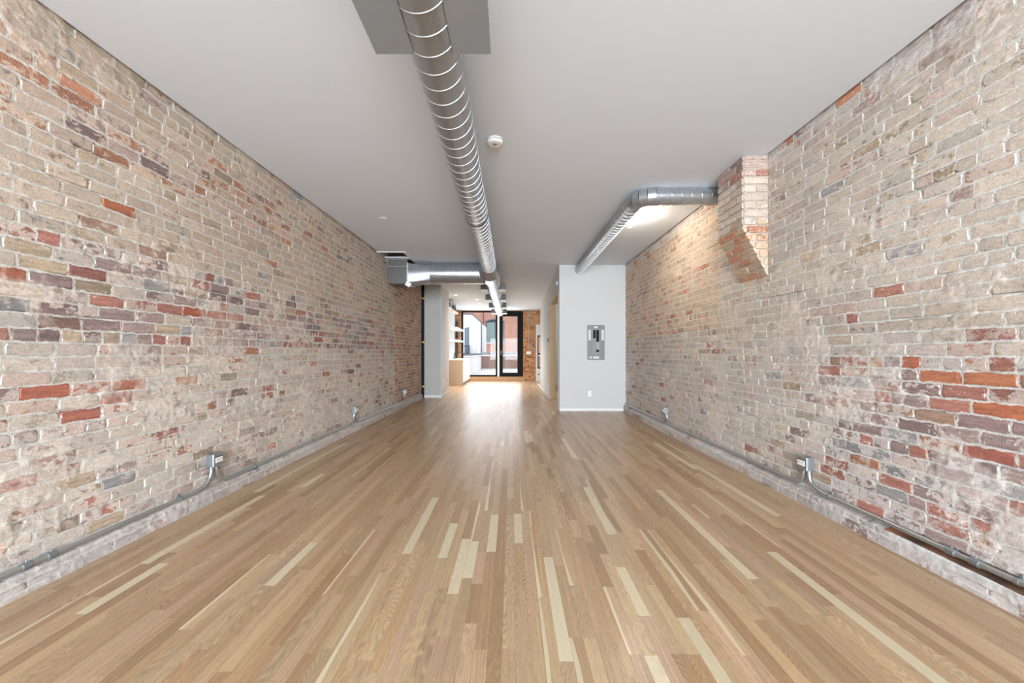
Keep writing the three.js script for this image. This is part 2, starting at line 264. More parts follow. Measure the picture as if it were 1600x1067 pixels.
// ---------------------------------------------------------------- oak strip floor
{
  const N = 64, PXW = 32, LEN = 2048, px = new Uint8Array(LEN * N * PXW * 4), r = rng(404);
  const kinds = [];
  for (let k = 0; k < N; k++) {
    const pale = k >= 56, sap = k >= 46 && k < 56, pink = k % 9 === 4;
    const base = pale ? [214, 198, 165] : pink ? [189, 157, 128] : [[188, 158, 122], [181, 149, 113], [192, 164, 128], [170, 136, 102], [183, 155, 122]][k % 5];
    kinds.push({ pale, sap }); const ox = r() * 200, cat = r() < 0.45, xc = 300 + r() * 1400, yc = 0.2 + r() * 0.6, amp = 0.8 + r() * 0.7, ph = r() * 50;
    for (let y = 0; y < PXW; y++) for (let x = 0; x < LEN; x++) {
      const v = y / PXW, u = x / LEN * 1.6, bend = 0.35 * (fbm(u * 3 + ox, 3 + k, 2) - 0.5);
      let g;
      if (cat) { const q = (v - yc + bend) * 2.2, w = Math.sqrt(q * q + 0.02 + Math.abs(x - xc) / LEN * 0.35) * 15 + 1.6 * fbm(u * 9 + ox, v * 3 + ph, 2); g = 0.5 + 0.5 * Math.sin(w * 6.283); }
      else g = fbm(u * 2.2 + ox, (v + bend * 0.35) * 17 + ph, 3);
      const fine = vnoise(u * 26 + ox, v * 30 + ph), pore = sm(0.70, 0.86, vnoise(u * 75 + ox * 3, v * 46 + ph * 5));
      const flat = pale ? 0.35 : 1; let kk = 1 + amp * flat * ((cat ? 0.12 : 0.2) * (g - 0.5) + 0.08 * (fine - 0.5)) - 0.08 * flat * pore;
      let R = base[0] * kk, G = base[1] * kk * (1 - 0.01 * flat * g), B = base[2] * kk * (1 - 0.03 * flat * g);
      if (sap) { const edge = 0.12 + 0.5 * fbm(u * 2.4 + ox, ph, 2) - 0.28 * Math.abs(u - 0.8), m = sm(-0.04, 0.03, edge - v); R = lerp(R, 214, m); G = lerp(G, 197, m); B = lerp(B, 164, m); }
      const i = ((k * PXW + y) * LEN + x) * 4; px[i] = Math.min(255, R); px[i + 1] = Math.min(255, G); px[i + 2] = Math.min(255, B); px[i + 3] = 255;
    }
  }
  const oak = new THREE.MeshPhysicalMaterial({ map: dataTex(px, LEN, N * PXW, true), vertexColors: true, roughness: 0.42, clearcoat: 0.35, clearcoatRoughness: 0.22 });
  const floor = group('floor', 'oak strip floor of narrow boards in mixed tan and cream tones', 'floor', null, 'structure');
  part('subfloor', bx(-2.6, 2.5, -0.2, -0.016, ZF + 0.2, -17.1), std('#5a4632', 0.9), floor);
  const W = 0.0572, rows = 86, X0 = -2.5, q = rng(91), boards = [];
  const forced = [[0.055, 2.54, 3.01, 1], [-0.118, 2.5, 2.99, 1], [0.23, 1.62, 2.37, 1], [0.59, 1.84, 2.26, 1], [0.53, 1.66, 2.07, 2], [-0.63, 2.41, 3.35, 1], [-0.41, 2.36, 2.84, 1], [-0.31, 2.01, 2.6, 1], [-1.28, 2.08, 2.55, 1], [0.66, 2.67, 3.6, 1], [1.285, 2.14, 3.53, 1], [0.97, 1.6, 2.74, 2], [-2.1, 2.36, 3.39, 1], [-2.04, 1.9, 2.3, 1], [-0.87, 2.17, 3.35, 3], [0.1, 3.1, 3.7, 2], [0.32, 2.08, 2.75, 2], [-0.7, 1.4, 2.2, 2], [-1.45, 1.75, 2.4, 2]];
  for (let i = 0; i < rows; i++) {
    const x0 = X0 + i * W, fx = forced.filter((f) => Math.floor((f[0] - X0) / W) === i); let s = -ZF - q() * 0.6;
    while (s < 17.05) {
      let L = 0.28 + Math.pow(q(), 1.3) * 1.15, kind = 0; const f = fx.find((z) => s < z[2] - 0.05 && s + L > z[1] - 0.02);
      if (f) { if (s < f[1] - 0.12) L = f[1] - s; else { kind = f[3]; L = f[2] - s; } }
      const e = Math.min(s + L, 17.05), a = Math.max(s, -ZF - 0.02); s += L; if (e - a < 0.03) continue;
      const z = q(), p = q(), u0 = q(), tone = 0.88 + q() * 0.2, red = (q() - 0.5) * 0.035;
      const k = kind === 1 ? 56 + Math.floor(p * 8) : kind === 2 ? 46 + Math.floor(p * 10) : kind === 3 ? [4, 13, 22, 31][Math.floor(p * 4)] : z < 0.014 ? 56 + Math.floor(p * 8) : z < 0.06 ? 46 + Math.floor(p * 10) : Math.floor(p * 46);
      const d = (a + e) / 2, v = 551 + EYE / Math.max(d, 0.1) * FOCAL, u = (x0 + W / 2) / Math.max(d, 0.1) * FOCAL;
      boards.push({ x0, x1: x0 + W, a, e, k, u0: (kind ? 0.1 : u0), tone: kind ? 1 : tone, red, size: (d > 1.2 && v < 1200 && Math.abs(u) < 830 ? 1 : 0) * (e - a) / (d * d * d) });
    }
  }
  boards.sort((a, b) => b.size - a.size);
  const rest = [];
  boards.forEach((b, n) => {
    const L = b.e - b.a, h = 0.0002 * ((n * 7) % 4), g = new THREE.BoxGeometry(W - 0.0005, 0.016, L - 0.0006), uv = g.attributes.uv, p = g.attributes.position, col = new Float32Array(p.count * 3);
    const c = [0.97 * b.tone * (1 + b.red), 0.97 * b.tone, 0.97 * b.tone * (1 - b.red)];
    for (let i = 0; i < p.count; i++) { const vv = (p.getX(i) / W + 0.5) * 0.92 + 0.04; uv.setXY(i, b.u0 + (p.getZ(i) + L / 2) / 1.6, (b.k + vv) / N); col.set(c, i * 3); }
    g.setAttribute('color', new THREE.BufferAttribute(col, 3)); g.translate((b.x0 + b.x1) / 2, -0.008 - h, -(b.a + b.e) / 2);
    if (n < 300) part(n ? 'plank_' + String(n).padStart(3, '0') : 'plank', g, oak, floor); else rest.push(g);
  });
  part('planks', mergeGeometries(rest), oak, floor).userData.kind = 'stuff';
}
// ---------------------------------------------------------------- shell
{
  const st = (name, geos, mat, label, cat) => tag(part(name, geos, mat, scene), label, cat, null, 'structure');
  // plasterboard ceiling with a shadow gap along both brick walls and a hatch opening above the square duct
  const hx = -1.98, h0 = 7.25, h1 = 8.32;
  const wallX = (q) => XL + KL * q + 0.028, cs = new THREE.Shape([[wallX(-ZF), -ZF - 0.1], [2.36, -ZF - 0.1], [2.36, 17.2], [-2.42, 17.2], [-2.42, h1], [hx, h1], [hx, h0], [wallX(h0), h0]].map((q) => new THREE.Vector2(...q)));
  st('ceiling', [new THREE.ExtrudeGeometry(cs, { depth: 0.02, bevelEnabled: false }).rotateX(-Math.PI / 2).translate(0, HT, 0), bx(-2.46, hx, HT, HT + 0.02, -7.66, -7.82)], M.ceiling, 'flat grey-white plasterboard ceiling over the whole room', 'ceiling');
  st('roof_deck', bx(-2.9, 2.9, WT, WT + 0.2, ZF + 0.4, -17.5), M.cavity, 'timber deck above the ceiling seen through the hatch', 'roof');
  const trim = group('trim_1', 'white trim around the open ceiling hatch by the brick wall', 'trim', null, 'structure');
  part('trim_board', bx(-2.49, hx + 0.06, HT - 0.012, HT + 0.1, -h0 + 0.05, -h0), M.trim, trim); part('trim_board', bx(hx, hx + 0.05, HT - 0.012, HT + 0.1, -h0, -h1), M.trim, trim);
  // masonry behind the brick faces and at the kitchen
  st('wall_kitchen', [bx(-2.85, -2.55, -0.2, WT, ZF + 0.2, -17.4), bx(-2.56, -2.44, -0.2, WT, -10.6, -17.3), bx(-2.56, -2.49, 0, WT, ZF + 0.2, -1.52)], M.drywall, 'white plastered left wall beside the kitchen shelves', 'wall');
  st('wall_side', [bx(2.43, 2.75, -0.2, WT, ZF + 0.2, -17.4), bx(2.386, 2.44, 0, WT, -8.36, -17.3), bx(2.386, 2.44, 0, WT, ZF + 0.2, -1.52)], M.drywall, 'plastered right wall behind the white partition', 'wall');
  // storefront behind the camera
  const fr = [bx(-2.6, 2.5, -0.2, 0.42, ZF, ZF + 0.2), bx(-2.6, 2.5, 2.78, WT, ZF, ZF + 0.2)];
  for (const [a, b] of [[-2.6, -2.28], [-0.82, -0.73], [0.73, 0.82], [2.28, 2.5]]) fr.push(bx(a, b, 0.42, 2.78, ZF, ZF + 0.2));
  st('wall_front', fr, M.drywall, 'storefront wall with three tall windows opposite the patio door', 'wall');
  [-1.55, 0, 1.55].forEach((x, i) => {
    const w = group('window_' + (i + 2), 'tall storefront window pane in a slim frame', 'window', 'storefront windows', 'structure', [x, 0, ZF + 0.1]);
    part('window_frame', [bx(-0.73, -0.69, 0.42, 2.78, -0.03, 0.03), bx(0.69, 0.73, 0.42, 2.78, -0.03, 0.03), bx(-0.69, 0.69, 0.42, 0.46, -0.03, 0.03), bx(-0.69, 0.69, 2.74, 2.78, -0.03, 0.03)], M.blackFrame, w);
    part('pane', new THREE.PlaneGeometry(1.38, 2.28).translate(0, 1.6, 0), M.glass, w);
  });
  // white partition with the electrical panel
  const DP = 8.31;
  st('wall_partition', bx(0.998, 2.43, -0.02, HT + 0.01, -DP, -DP - 0.12), M.drywall, 'white partition wall carrying the electrical panel', 'wall');
  st('baseboard_partition', rb(1.0, 2.36, 0, 0.055, -DP + 0.012, -DP, 0.003), M.trim, 'low white baseboard under the electrical panel wall', 'baseboard');
  // hallway wall running to the back, turned slightly outwards
  const hall = group('wall_hallway', 'white hallway wall with an unpainted door opening', 'wall', null, 'structure', [0.998, 0, -DP]); hall.rotation.y = -0.0135;
  part('plaster', [bx(0, 0.115, 0, HT + 0.01, -0.12, -0.2), bx(0, 0.115, 2.5, HT + 0.01, -0.2, -2.1), bx(0, 0.115, 0, HT + 0.01, -2.1, -6.7)], M.drywall, hall);
  part('door_jamb', rb(-0.004, 0.119, 0, 2.5, -2.075, -2.1, 0.002), M.jamb, hall).userData.label = 'unpainted timber door jamb';
  part('door_head', rb(-0.004, 0.119, 2.475, 2.5, -0.2, -2.075, 0.002), M.jamb, hall);
  part('corner_trim', rb(-0.006, 0.12, 0, 2.52, -0.185, -0.2, 0.002), M.trim, hall);
  st('baseboard_hallway', rb(1.008, 1.02, 0, 0.05, -10.5, -15.0, 0.002).translate(0.005, 0, 0), M.trim, 'low white baseboard along the hallway wall', 'baseboard');
  st('wall_side_room', [bx(1.1, 2.43, 0, HT + 0.01, -14.95, -15.05)], M.drywall, 'white end wall of the side room beyond the door opening', 'wall');
  // grey column by the end of the left brick wall
  const DC = 10.76;
  const col = group('wall_column', 'boxed column with a grey face beyond the left brick wall', 'column', null, 'structure');
  part('front_face', rb(-2.37, -1.915, 0, HT + 0.005, -DC, -12.06, 0.004), M.greyDrywall, col).userData.label = 'grey front face'; part('side_face', rb(-1.925, -1.905, 0, HT + 0.005, -DC, -12.07, 0.004), M.trim, col).userData.label = 'white side face';  // front darker grey, side a thin white slab
  st('baseboard_column', rb(-2.37, -1.895, 0, 0.07, -DC + 0.01, -12.06, 0.003), M.trim, 'low baseboard around the grey boxed column', 'baseboard');
}
// ---------------------------------------------------------------- rear wall, patio door, alcove
const DR = 17.2;
{
  const wb = group('wall_back', 'orange brick rear wall around the black patio door', 'brick wall', null, 'structure');
  const oL = -2.19, oR = 0.5, aL = 1.05, aT = 2.44;
  part('mortar', [bx(-2.6, oL, -0.2, WT, -DR - 0.01, -DR - 0.25), bx(oR, aL, -0.2, WT, -DR - 0.01, -DR - 0.25), bx(aL, 2.5, aT, WT, -DR - 0.01, -DR - 0.25), bx(oL, oR, -0.2, 0.1, -DR - 0.01, -DR - 0.25), bx(oL, oR, HT - 0.02, WT, -DR - 0.01, -DR - 0.25), bx(2.0, 2.5, -0.2, aT, -DR - 0.01, -DR - 0.25)], std('#c4a184', 0.95), wb);
  const zone = () => ({ pal: P([4, [206, 138, 82]], [3, [196, 122, 72]], [2, [214, 160, 106]], [1, [150, 92, 62]]), bare: 0.9, wash: [216, 182, 149], cov: 0.3 });
  const rows = layBricks(33, -2.5, 2.4, 0, HT, 0.0752, 0.222, (r) => r % 6 === 2, zone), mat = brickMat(paintBricks(rows, -2.5, 2.4, 0, HT, 1024, 512, [206, 170, 132]), 4.9, HT), A = arrays();
  for (const q of rows) for (const b of q.list) {
    let { s0, s1 } = b; const cut = (lo, hi) => { const x0 = Math.max(s0, lo), x1 = Math.min(s1, hi); if (x1 - x0 > 0.04) brickInto(A, { ...b, s0: x0, s1: x1 }, (s, t, n) => V(s, t, -DR + n), (s, t) => [(s + 2.5) / 4.9, t / HT], false, 0, b.id); };
    if (b.t1 - b.t0 < 0.03) continue;
    cut(-2.44, oL); if (b.t0 > aT) cut(oR, 1.7); else cut(oR, aL);
  }
  part('bricks', geoOf(A), mat, wb).userData.kind = 'stuff';
  // glazed patio front: fixed pane left, door right, black frames on a timber sill
  const y0 = 0.18, y1 = HT - 0.01, z = -DR - 0.1;
  tag(part('trim_2', rb(-2.19, 0.56, 0, y0, -DR + 0.08, -DR - 0.2, 0.006), M.woodSill, scene), 'raised timber sill under the black patio door', 'sill', null, 'structure');
  const w1 = group('window_1', 'large fixed glass pane in a slim black frame beside patio door', 'window', null, 'structure');
  const xm = -0.62, fz0 = z + 0.05, fz1 = z - 0.05;
  for (const [a, b, c, d] of [[oL, oL + 0.075, y0, y1], [xm - 0.075, xm, y0, y1], [oL + 0.075, xm - 0.075, y0, y0 + 0.07], [oL + 0.075, xm - 0.075, y1 - 0.07, y1]]) part('frame_bar', rb(a, b, c, d, fz0, fz1, 0.004), M.blackFrame, w1);
  part('pane', new THREE.PlaneGeometry(xm - oL - 0.15, y1 - y0 - 0.14).translate((oL + xm) / 2, (y0 + y1) / 2, z), M.glass, w1);
  tag(part('trim_3', rb(xm, xm + 0.085, y0, y1, fz0 + 0.02, fz1, 0.004), M.white, scene), 'white post between fixed pane and black patio door', 'post', null, 'structure');
  const d1 = group('door_1', 'black framed glass patio door opening to the terrace', 'door', null, 'structure');
  const dx0 = xm + 0.085, dx1 = oR - 0.1;
  part('door_frame', [rb(dx1, oR, y0, y1, fz0, fz1, 0.004), rb(dx0, dx1, y1 - 0.09, y1, fz0, fz1, 0.004)], M.blackFrame, d1);
  for (const [a, b, c, d] of [[dx0, dx0 + 0.15, y0, y1 - 0.09], [dx1 - 0.15, dx1, y0, y1 - 0.09], [dx0 + 0.15, dx1 - 0.15, y0, y0 + 0.17], [dx0 + 0.15, dx1 - 0.15, y1 - 0.24, y1 - 0.09]]) part('door_rail', rb(a, b, c, d, fz0 + 0.015, fz1, 0.004), M.blackFrame, d1);
  part('pane', new THREE.PlaneGeometry(dx1 - dx0 - 0.3, y1 - y0 - 0.41).translate((dx0 + dx1) / 2, (y0 + 0.17 + y1 - 0.24) / 2, z), M.glass, d1);
  part('door_handle', [rb(dx0 + 0.06, dx0 + 0.1, 1.12, 1.32, fz0 + 0.02, fz0, 0.004), rb(dx0 + 0.06, dx0 + 0.2, 1.24, 1.26, fz0 + 0.07, fz0 + 0.05, 0.004), rb(dx0 + 0.07, dx0 + 0.09, 1.24, 1.26, fz0 + 0.06, fz0, 0.004)], M.chrome, d1);
  // white alcove with a small black framed window
  const al = group('window_5', 'white alcove in orange brick with a black framed window', 'window', null, 'structure');
  const wy0 = 0.53, wy1 = 1.97, wx0 = 1.12, wx1 = 1.9;
  part('reveal', [bx(aL, wx0, 0, aT, -DR, -DR - 0.2), bx(wx0, wx1, 0, wy0, -DR - 0.02, -DR - 0.2), bx(wx0, wx1, wy1, aT, -DR - 0.02, -DR - 0.2), bx(wx1, 2.0, 0, aT, -DR - 0.02, -DR - 0.2)], M.white, al);
  for (const [a, b, c, d] of [[wx0, wx0 + 0.045, wy0, wy1], [wx1 - 0.045, wx1, wy0, wy1], [wx0, wx1, wy0, wy0 + 0.05], [wx0, wx1, wy1 - 0.05, wy1], [wx0, wx1, 1.13, 1.19]]) part('frame_bar', rb(a, b, c, d, -DR - 0.04, -DR - 0.1, 0.004), M.blackFrame, al);
  part('pane', new THREE.PlaneGeometry(wx1 - wx0, wy1 - wy0).translate((wx0 + wx1) / 2, (wy0 + wy1) / 2, -DR - 0.07), M.glass, al);
}
// ---------------------------------------------------------------- ducts
const AX = (d) => -0.395 - 0.0056 * d, AY = EYE + 1.646;
{
  const at = (d, y = AY) => V(AX(d), y, -d);
  const md = group('spiral_duct', 'long galvanized spiral duct hung below the grey ceiling', 'duct');
  const r1 = 0.137, r2 = 0.168, yT = AY - 0.035;
  part('duct_body', cyl(at(-1.6), at(4.73), r1, r1, 48, true), M.galv, md);
  part('duct_body', cyl(at(4.73), at(7.5), r1, r1, 48, true), M.galv, md);
  part('spiral_seam', helix(at(-1.6), at(4.72), r1 + 0.001, 0.131, 0.0032, 30, 0.4), M.seam, md);
  part('spiral_seam', helix(at(4.75), at(7.5), r1 + 0.0015, 0.131, 0.0036, 30, 1.4), M.seam, md);
  part('joint_band', cyl(at(4.71), at(4.76), r1 + 0.004, r1 + 0.004, 48), std('#55585a', 0.5, 0.8), md);
  part('tee', [cyl(at(7.48), at(7.52), r1 + 0.004, r1 + 0.004, 48), cyl(at(7.52), at(7.8, yT), r1 + 0.002, 0.208, 48, true), cyl(at(7.8, yT), at(8.32, yT), 0.208, 0.208, 48, true), cyl(at(8.32, yT), at(8.75), 0.208, r2 + 0.003, 48, true), cyl(at(8.75), at(8.86), r2 + 0.004, r2 + 0.004, 48, true)], M.galv, md);
  part('rear_duct', [cyl(at(8.8), at(16.1), r2, r2, 48, true), new THREE.CircleGeometry(r2, 40).translate(AX(16.1), AY, -16.1)], M.galv, md);
  part('spiral_seam', helix(at(8.86), at(16.1), r2 + 0.001, 0.131, 0.0035, 30, 0), M.seam, md);
  for (const d of [1.2, 3.2, 5.4, 7.1, 10.4, 12.3, 14.1]) part('hanger_strap', cyl(V(AX(d), AY + (d < 8 ? r1 : r2) - 0.002, -d), V(AX(d), HT, -d), 0.006, 0.006, 8), M.sheet, md);

  const cd = group('supply_duct', 'wide cross duct with square transition from left brick wall to tee', 'duct');
  const yc = AY - 0.045, dc = 8.06, rc = 0.205, xs = -2.06, xe = -1.63;
  part('duct_body', cyl(V(xe, yc, -dc), V(AX(dc) - 0.12, yc, -dc), rc, rc, 48, true), M.galv, cd);
  part('spiral_seam', helix(V(xe + 0.02, yc, -dc), V(AX(dc) - 0.16, yc, -dc), rc + 0.001, 0.131, 0.003, 30, 0), M.seam, cd);
  part('collar', cyl(V(AX(dc) - 0.2, yc, -dc), V(AX(dc) - 0.15, yc, -dc), rc + 0.006, rc + 0.006, 48), M.seam, cd);
  { // square to round transition
    const A = arrays(), n = 48, y0 = 2.585, y1 = 2.99, z0 = -dc + 0.22, z1 = -dc - 0.22;
    for (let i = 0; i <= n; i++) {
      const a = i / n * Math.PI * 2 + Math.PI / 4, c = Math.cos(a), s = Math.sin(a), m = Math.max(Math.abs(c), Math.abs(s));
      A.pos.push(xs, lerp(y0, y1, 0.5 + 0.5 * s / m), lerp(z1, z0, 0.5 + 0.5 * c / m)); A.pos.push(xe, yc + s * rc, -dc + c * rc); A.uv.push(i / n * 2, 0, i / n * 2, 0.4);
    }
    for (let i = 0; i < n; i++) { const a = i * 2; A.idx.push(a, a + 2, a + 1, a + 1, a + 2, a + 3); }
    part('transition', geoOf(A), M.galv, cd);
    const bw = part('square_box', [rb(-2.475, xs, y0 - 0.005, WT - 0.02, z0 + 0.005, z1 - 0.005, 0.006)], M.boxMetal, cd);
    part('flange', [bx(xs - 0.012, xs + 0.012, y0 - 0.015, y1 + 0.01, z0 + 0.012, z0 - 0.006), bx(xs - 0.012, xs + 0.012, y0 - 0.015, y0, z0, z1)], M.seam, cd);
    part('cross_brake', [bx(-2.46, xs - 0.02, 2.92, 2.926, z0 + 0.004, z0 + 0.009), bx(-2.46, -2.45, y0, 2.92, z0 + 0.004, z0 + 0.009)], M.seam, bw);
  }
  tag(part('tape_flap', new THREE.BoxGeometry(0.1, 0.09, 0.004, 4, 4, 1).rotateZ(-0.5).rotateY(0.3).translate(-2.04, 2.57, -dc + 0.245), M.white, scene), 'scrap of white tape hanging at the square duct corner', 'tape');

  // plenum grilles saddled over the duct
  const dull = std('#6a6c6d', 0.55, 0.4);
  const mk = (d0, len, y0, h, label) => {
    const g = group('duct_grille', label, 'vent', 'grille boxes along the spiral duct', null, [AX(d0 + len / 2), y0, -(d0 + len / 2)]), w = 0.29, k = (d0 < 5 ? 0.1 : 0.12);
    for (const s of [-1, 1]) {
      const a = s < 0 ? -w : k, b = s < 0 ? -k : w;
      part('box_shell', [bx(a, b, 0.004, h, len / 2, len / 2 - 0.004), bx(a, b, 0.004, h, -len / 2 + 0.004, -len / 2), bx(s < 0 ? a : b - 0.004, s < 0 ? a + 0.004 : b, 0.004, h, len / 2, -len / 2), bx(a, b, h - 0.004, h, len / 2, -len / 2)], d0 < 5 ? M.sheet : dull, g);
      part('face_plate', rb(a - (s < 0 ? 0.008 : 0), b + (s > 0 ? 0.008 : 0), -0.003, 0.004, len / 2 + 0.008, -len / 2 - 0.008, 0.002), d0 < 5 ? M.sheet : M.white, g);  // far plates white to stand in for floor bounce on their undersides
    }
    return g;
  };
  mk(1.62, 0.43, EYE + 1.55, 0.14, 'large grey sheet metal grille box over the duct near the smoke detector');
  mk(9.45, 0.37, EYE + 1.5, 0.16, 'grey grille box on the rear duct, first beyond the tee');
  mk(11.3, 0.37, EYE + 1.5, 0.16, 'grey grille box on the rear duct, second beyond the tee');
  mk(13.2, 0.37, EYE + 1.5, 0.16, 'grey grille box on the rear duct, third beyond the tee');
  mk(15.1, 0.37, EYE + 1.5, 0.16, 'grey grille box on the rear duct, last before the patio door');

  // smaller branch from the chimney breast to the partition
  const bd = group('branch_duct', 'slim galvanized duct with an elbow running from brick wall to white partition', 'duct');
  const r = 0.092, y = 2.952, d0 = 4.4, xb = 1.418, re = 0.16;
  part('duct_body', cyl(V(xb + re, y, -d0), V(2.2, y, -d0), r, r, 40, true), M.galv, bd);
  part('spiral_seam', helix(V(xb + re + 0.03, y, -d0), V(2.2, y, -d0), r + 0.001, 0.11, 0.0036, 26, 2), M.seam, bd);
  const el = []; for (let i = 0; i <= 4; i++) { const a = i / 4 * Math.PI / 2; el.push(V(xb + re - Math.sin(a) * re, y, -(d0 + re - Math.cos(a) * re))); }
  part('elbow', el.slice(1).map((p, i) => cyl(el[i].clone().lerp(p, -0.22), p.clone().lerp(el[i], -0.22), r + 0.003, r + 0.003, 40, true)), M.galv, bd);
  part('collar', cyl(V(xb + re, y, -d0), V(xb + re + 0.05, y, -d0), r + 0.005, r + 0.005, 40, true), M.galv, bd); part('collar', cyl(V(xb, y, -d0 - re), V(xb, y, -d0 - re - 0.05), r + 0.005, r + 0.005, 40, true), M.galv, bd);
  part('duct_body', cyl(V(xb, y, -d0 - re), V(xb, y, -8.32), r, r, 40, true), M.galv, bd);
  part('spiral_seam', helix(V(xb, y, -d0 - re - 0.05), V(xb, y, -8.3), r + 0.001, 0.11, 0.0036, 26, 0), M.seam, bd);
  part('wall_elbow', [cyl(V(2.18, y, -d0), V(2.26, y, -d0), r + 0.004, r + 0.004, 40, true), cyl(V(2.24, y, -d0), V(2.46, y + 0.03, -d0 - 0.05), r + 0.003, r + 0.003, 40, true)], M.galv, bd);
}
// ---------------------------------------------------------------- conduits and outlet boxes along the brick walls
{
  const RC = 0.0155;
  function run(side, s0, s1, bend0, bend1, label) {
    const place = side < 0 ? onLeft : onRight, y = side < 0 ? 0.134 : 0.152, n = 0.024, yb = 0.29, pts = [];
    if (bend0) for (const [ds, dy] of [[0, yb], [0.004, 0.235], [0.03, 0.178], [0.075, y + 0.008]]) pts.push(place(s0 + ds, dy, n)); else pts.push(place(s0, y, n));
    const a = s0 + (bend0 ? 0.14 : 0), b = s1 - (bend1 ? 0.16 : 0); for (let i = 0; i <= 6; i++) pts.push(place(lerp(a, b, i / 6), y, n));
    if (bend1) for (const [ds, dy] of [[-0.09, y + 0.012], [-0.03, 0.185], [-0.004, 0.24], [0, yb]]) pts.push(place(s1 + ds, dy, n));
    const g = group('conduit', label, 'conduit', 'electrical conduits along the brick walls');
    part('pipe', tube(pts, RC, 120, 12), M.conduit, g);
    const at = (s, h, r, nm, mat = M.conduit) => part(nm, cyl(place(s - h, y, n), place(s + h, y, n), r, r, 14), mat, g);
    if (!bend0) { for (const s of [2.02, 2.13]) { at(s, 0.022, RC + 0.005, 'coupling', M.box); const p = place(s, y + 0.02, n); part('set_screw', cyl(p, p.clone().add(V(0, 0.012, 0)), 0.004, 0.004, 8), M.box, g); } }
    for (let s = a + 0.35; s < b; s += 1.1) { at(s, 0.009, RC + 0.0025, 'strap', M.box); const p = place(s, y + 0.024, 0.006); part('strap_screw', rb(p.x - 0.006, p.x + 0.006, p.y - 0.012, p.y + 0.012, p.z - 0.009, p.z + 0.009, 0.002), M.box, g); }
  }
  const SD = { [-1]: [3.28, 6.16, 8.92], 1: [3.18, 6.07] };
  run(-1, 1.5, SD[-1][0] - 0.026, false, true, 'grey conduit with two couplings on left wall ledge, farthest from grey column');
  run(-1, SD[-1][0] + 0.026, SD[-1][1] - 0.026, true, true, 'grey conduit on left wall ledge linking two outlet boxes');
  run(-1, SD[-1][1] + 0.026, SD[-1][2], true, true, 'grey conduit on left wall ledge ending at outlet box near grey column');
  run(1, 1.5, SD[1][0] - 0.026, false, true, 'grey conduit over the open brown slot of the right wall');
  run(1, SD[1][0] + 0.026, SD[1][1] - 0.026, true, true, 'grey conduit on right wall ledge linking two outlet boxes');
  run(1, SD[1][1] + 0.026, 8.29, true, false, 'grey conduit on right wall ledge ending at white partition');
  const labels = { [-1]: ['metal outlet box on left wall, farthest from the grey column', 'middle metal outlet box on the left brick wall', 'small metal outlet box on left wall near grey column'], 1: ['metal outlet box on right wall beside the open brown slot', 'metal outlet box on right wall near the white partition'] };
  for (const side of [-1, 1]) SD[side].forEach((s, i) => {
    const place = side < 0 ? onLeft : onRight, c = place(s, 0.338, 0), k = -side, g = group('outlet_box', labels[side][i], 'outlet', 'metal outlet boxes on the brick walls', null, [c.x, c.y, c.z]);
    const X = (a, b) => k > 0 ? [a, b] : [-b, -a];
    part('box_body', rb(...X(0, 0.056), -0.053, 0.053, 0.053, -0.053, 0.006), M.box, g);
    part('cover_plate', rb(...X(0.056, 0.064), -0.054, 0.054, 0.054, -0.054, 0.004), M.conduit, g);
    part('receptacle_frame', rb(...X(0.062, 0.066), -0.028, 0.028, 0.045, -0.045, 0.002), std('#4b5052', 0.5, 0.4), g);
    const rc = part('receptacle', rb(...X(0.064, 0.071), -0.022, 0.022, 0.038, -0.038, 0.003), M.plastic, g);
    for (const z of [-0.019, 0.019]) { part('slot', [bx(...X(0.0705, 0.0715), 0.003, 0.011, z - 0.006, z - 0.0045), bx(...X(0.0705, 0.0715), 0.003, 0.011, z + 0.0045, z + 0.006)], M.blackPlastic, rc); }
    part('connector', [cyl(V(k * 0.024, -0.075, 0.026), V(k * 0.024, -0.05, 0.026), 0.021, 0.021, 14), cyl(V(k * 0.024, -0.075, -0.026), V(k * 0.024, -0.05, -0.026), 0.021, 0.021, 14)], M.box, g);
  });
}
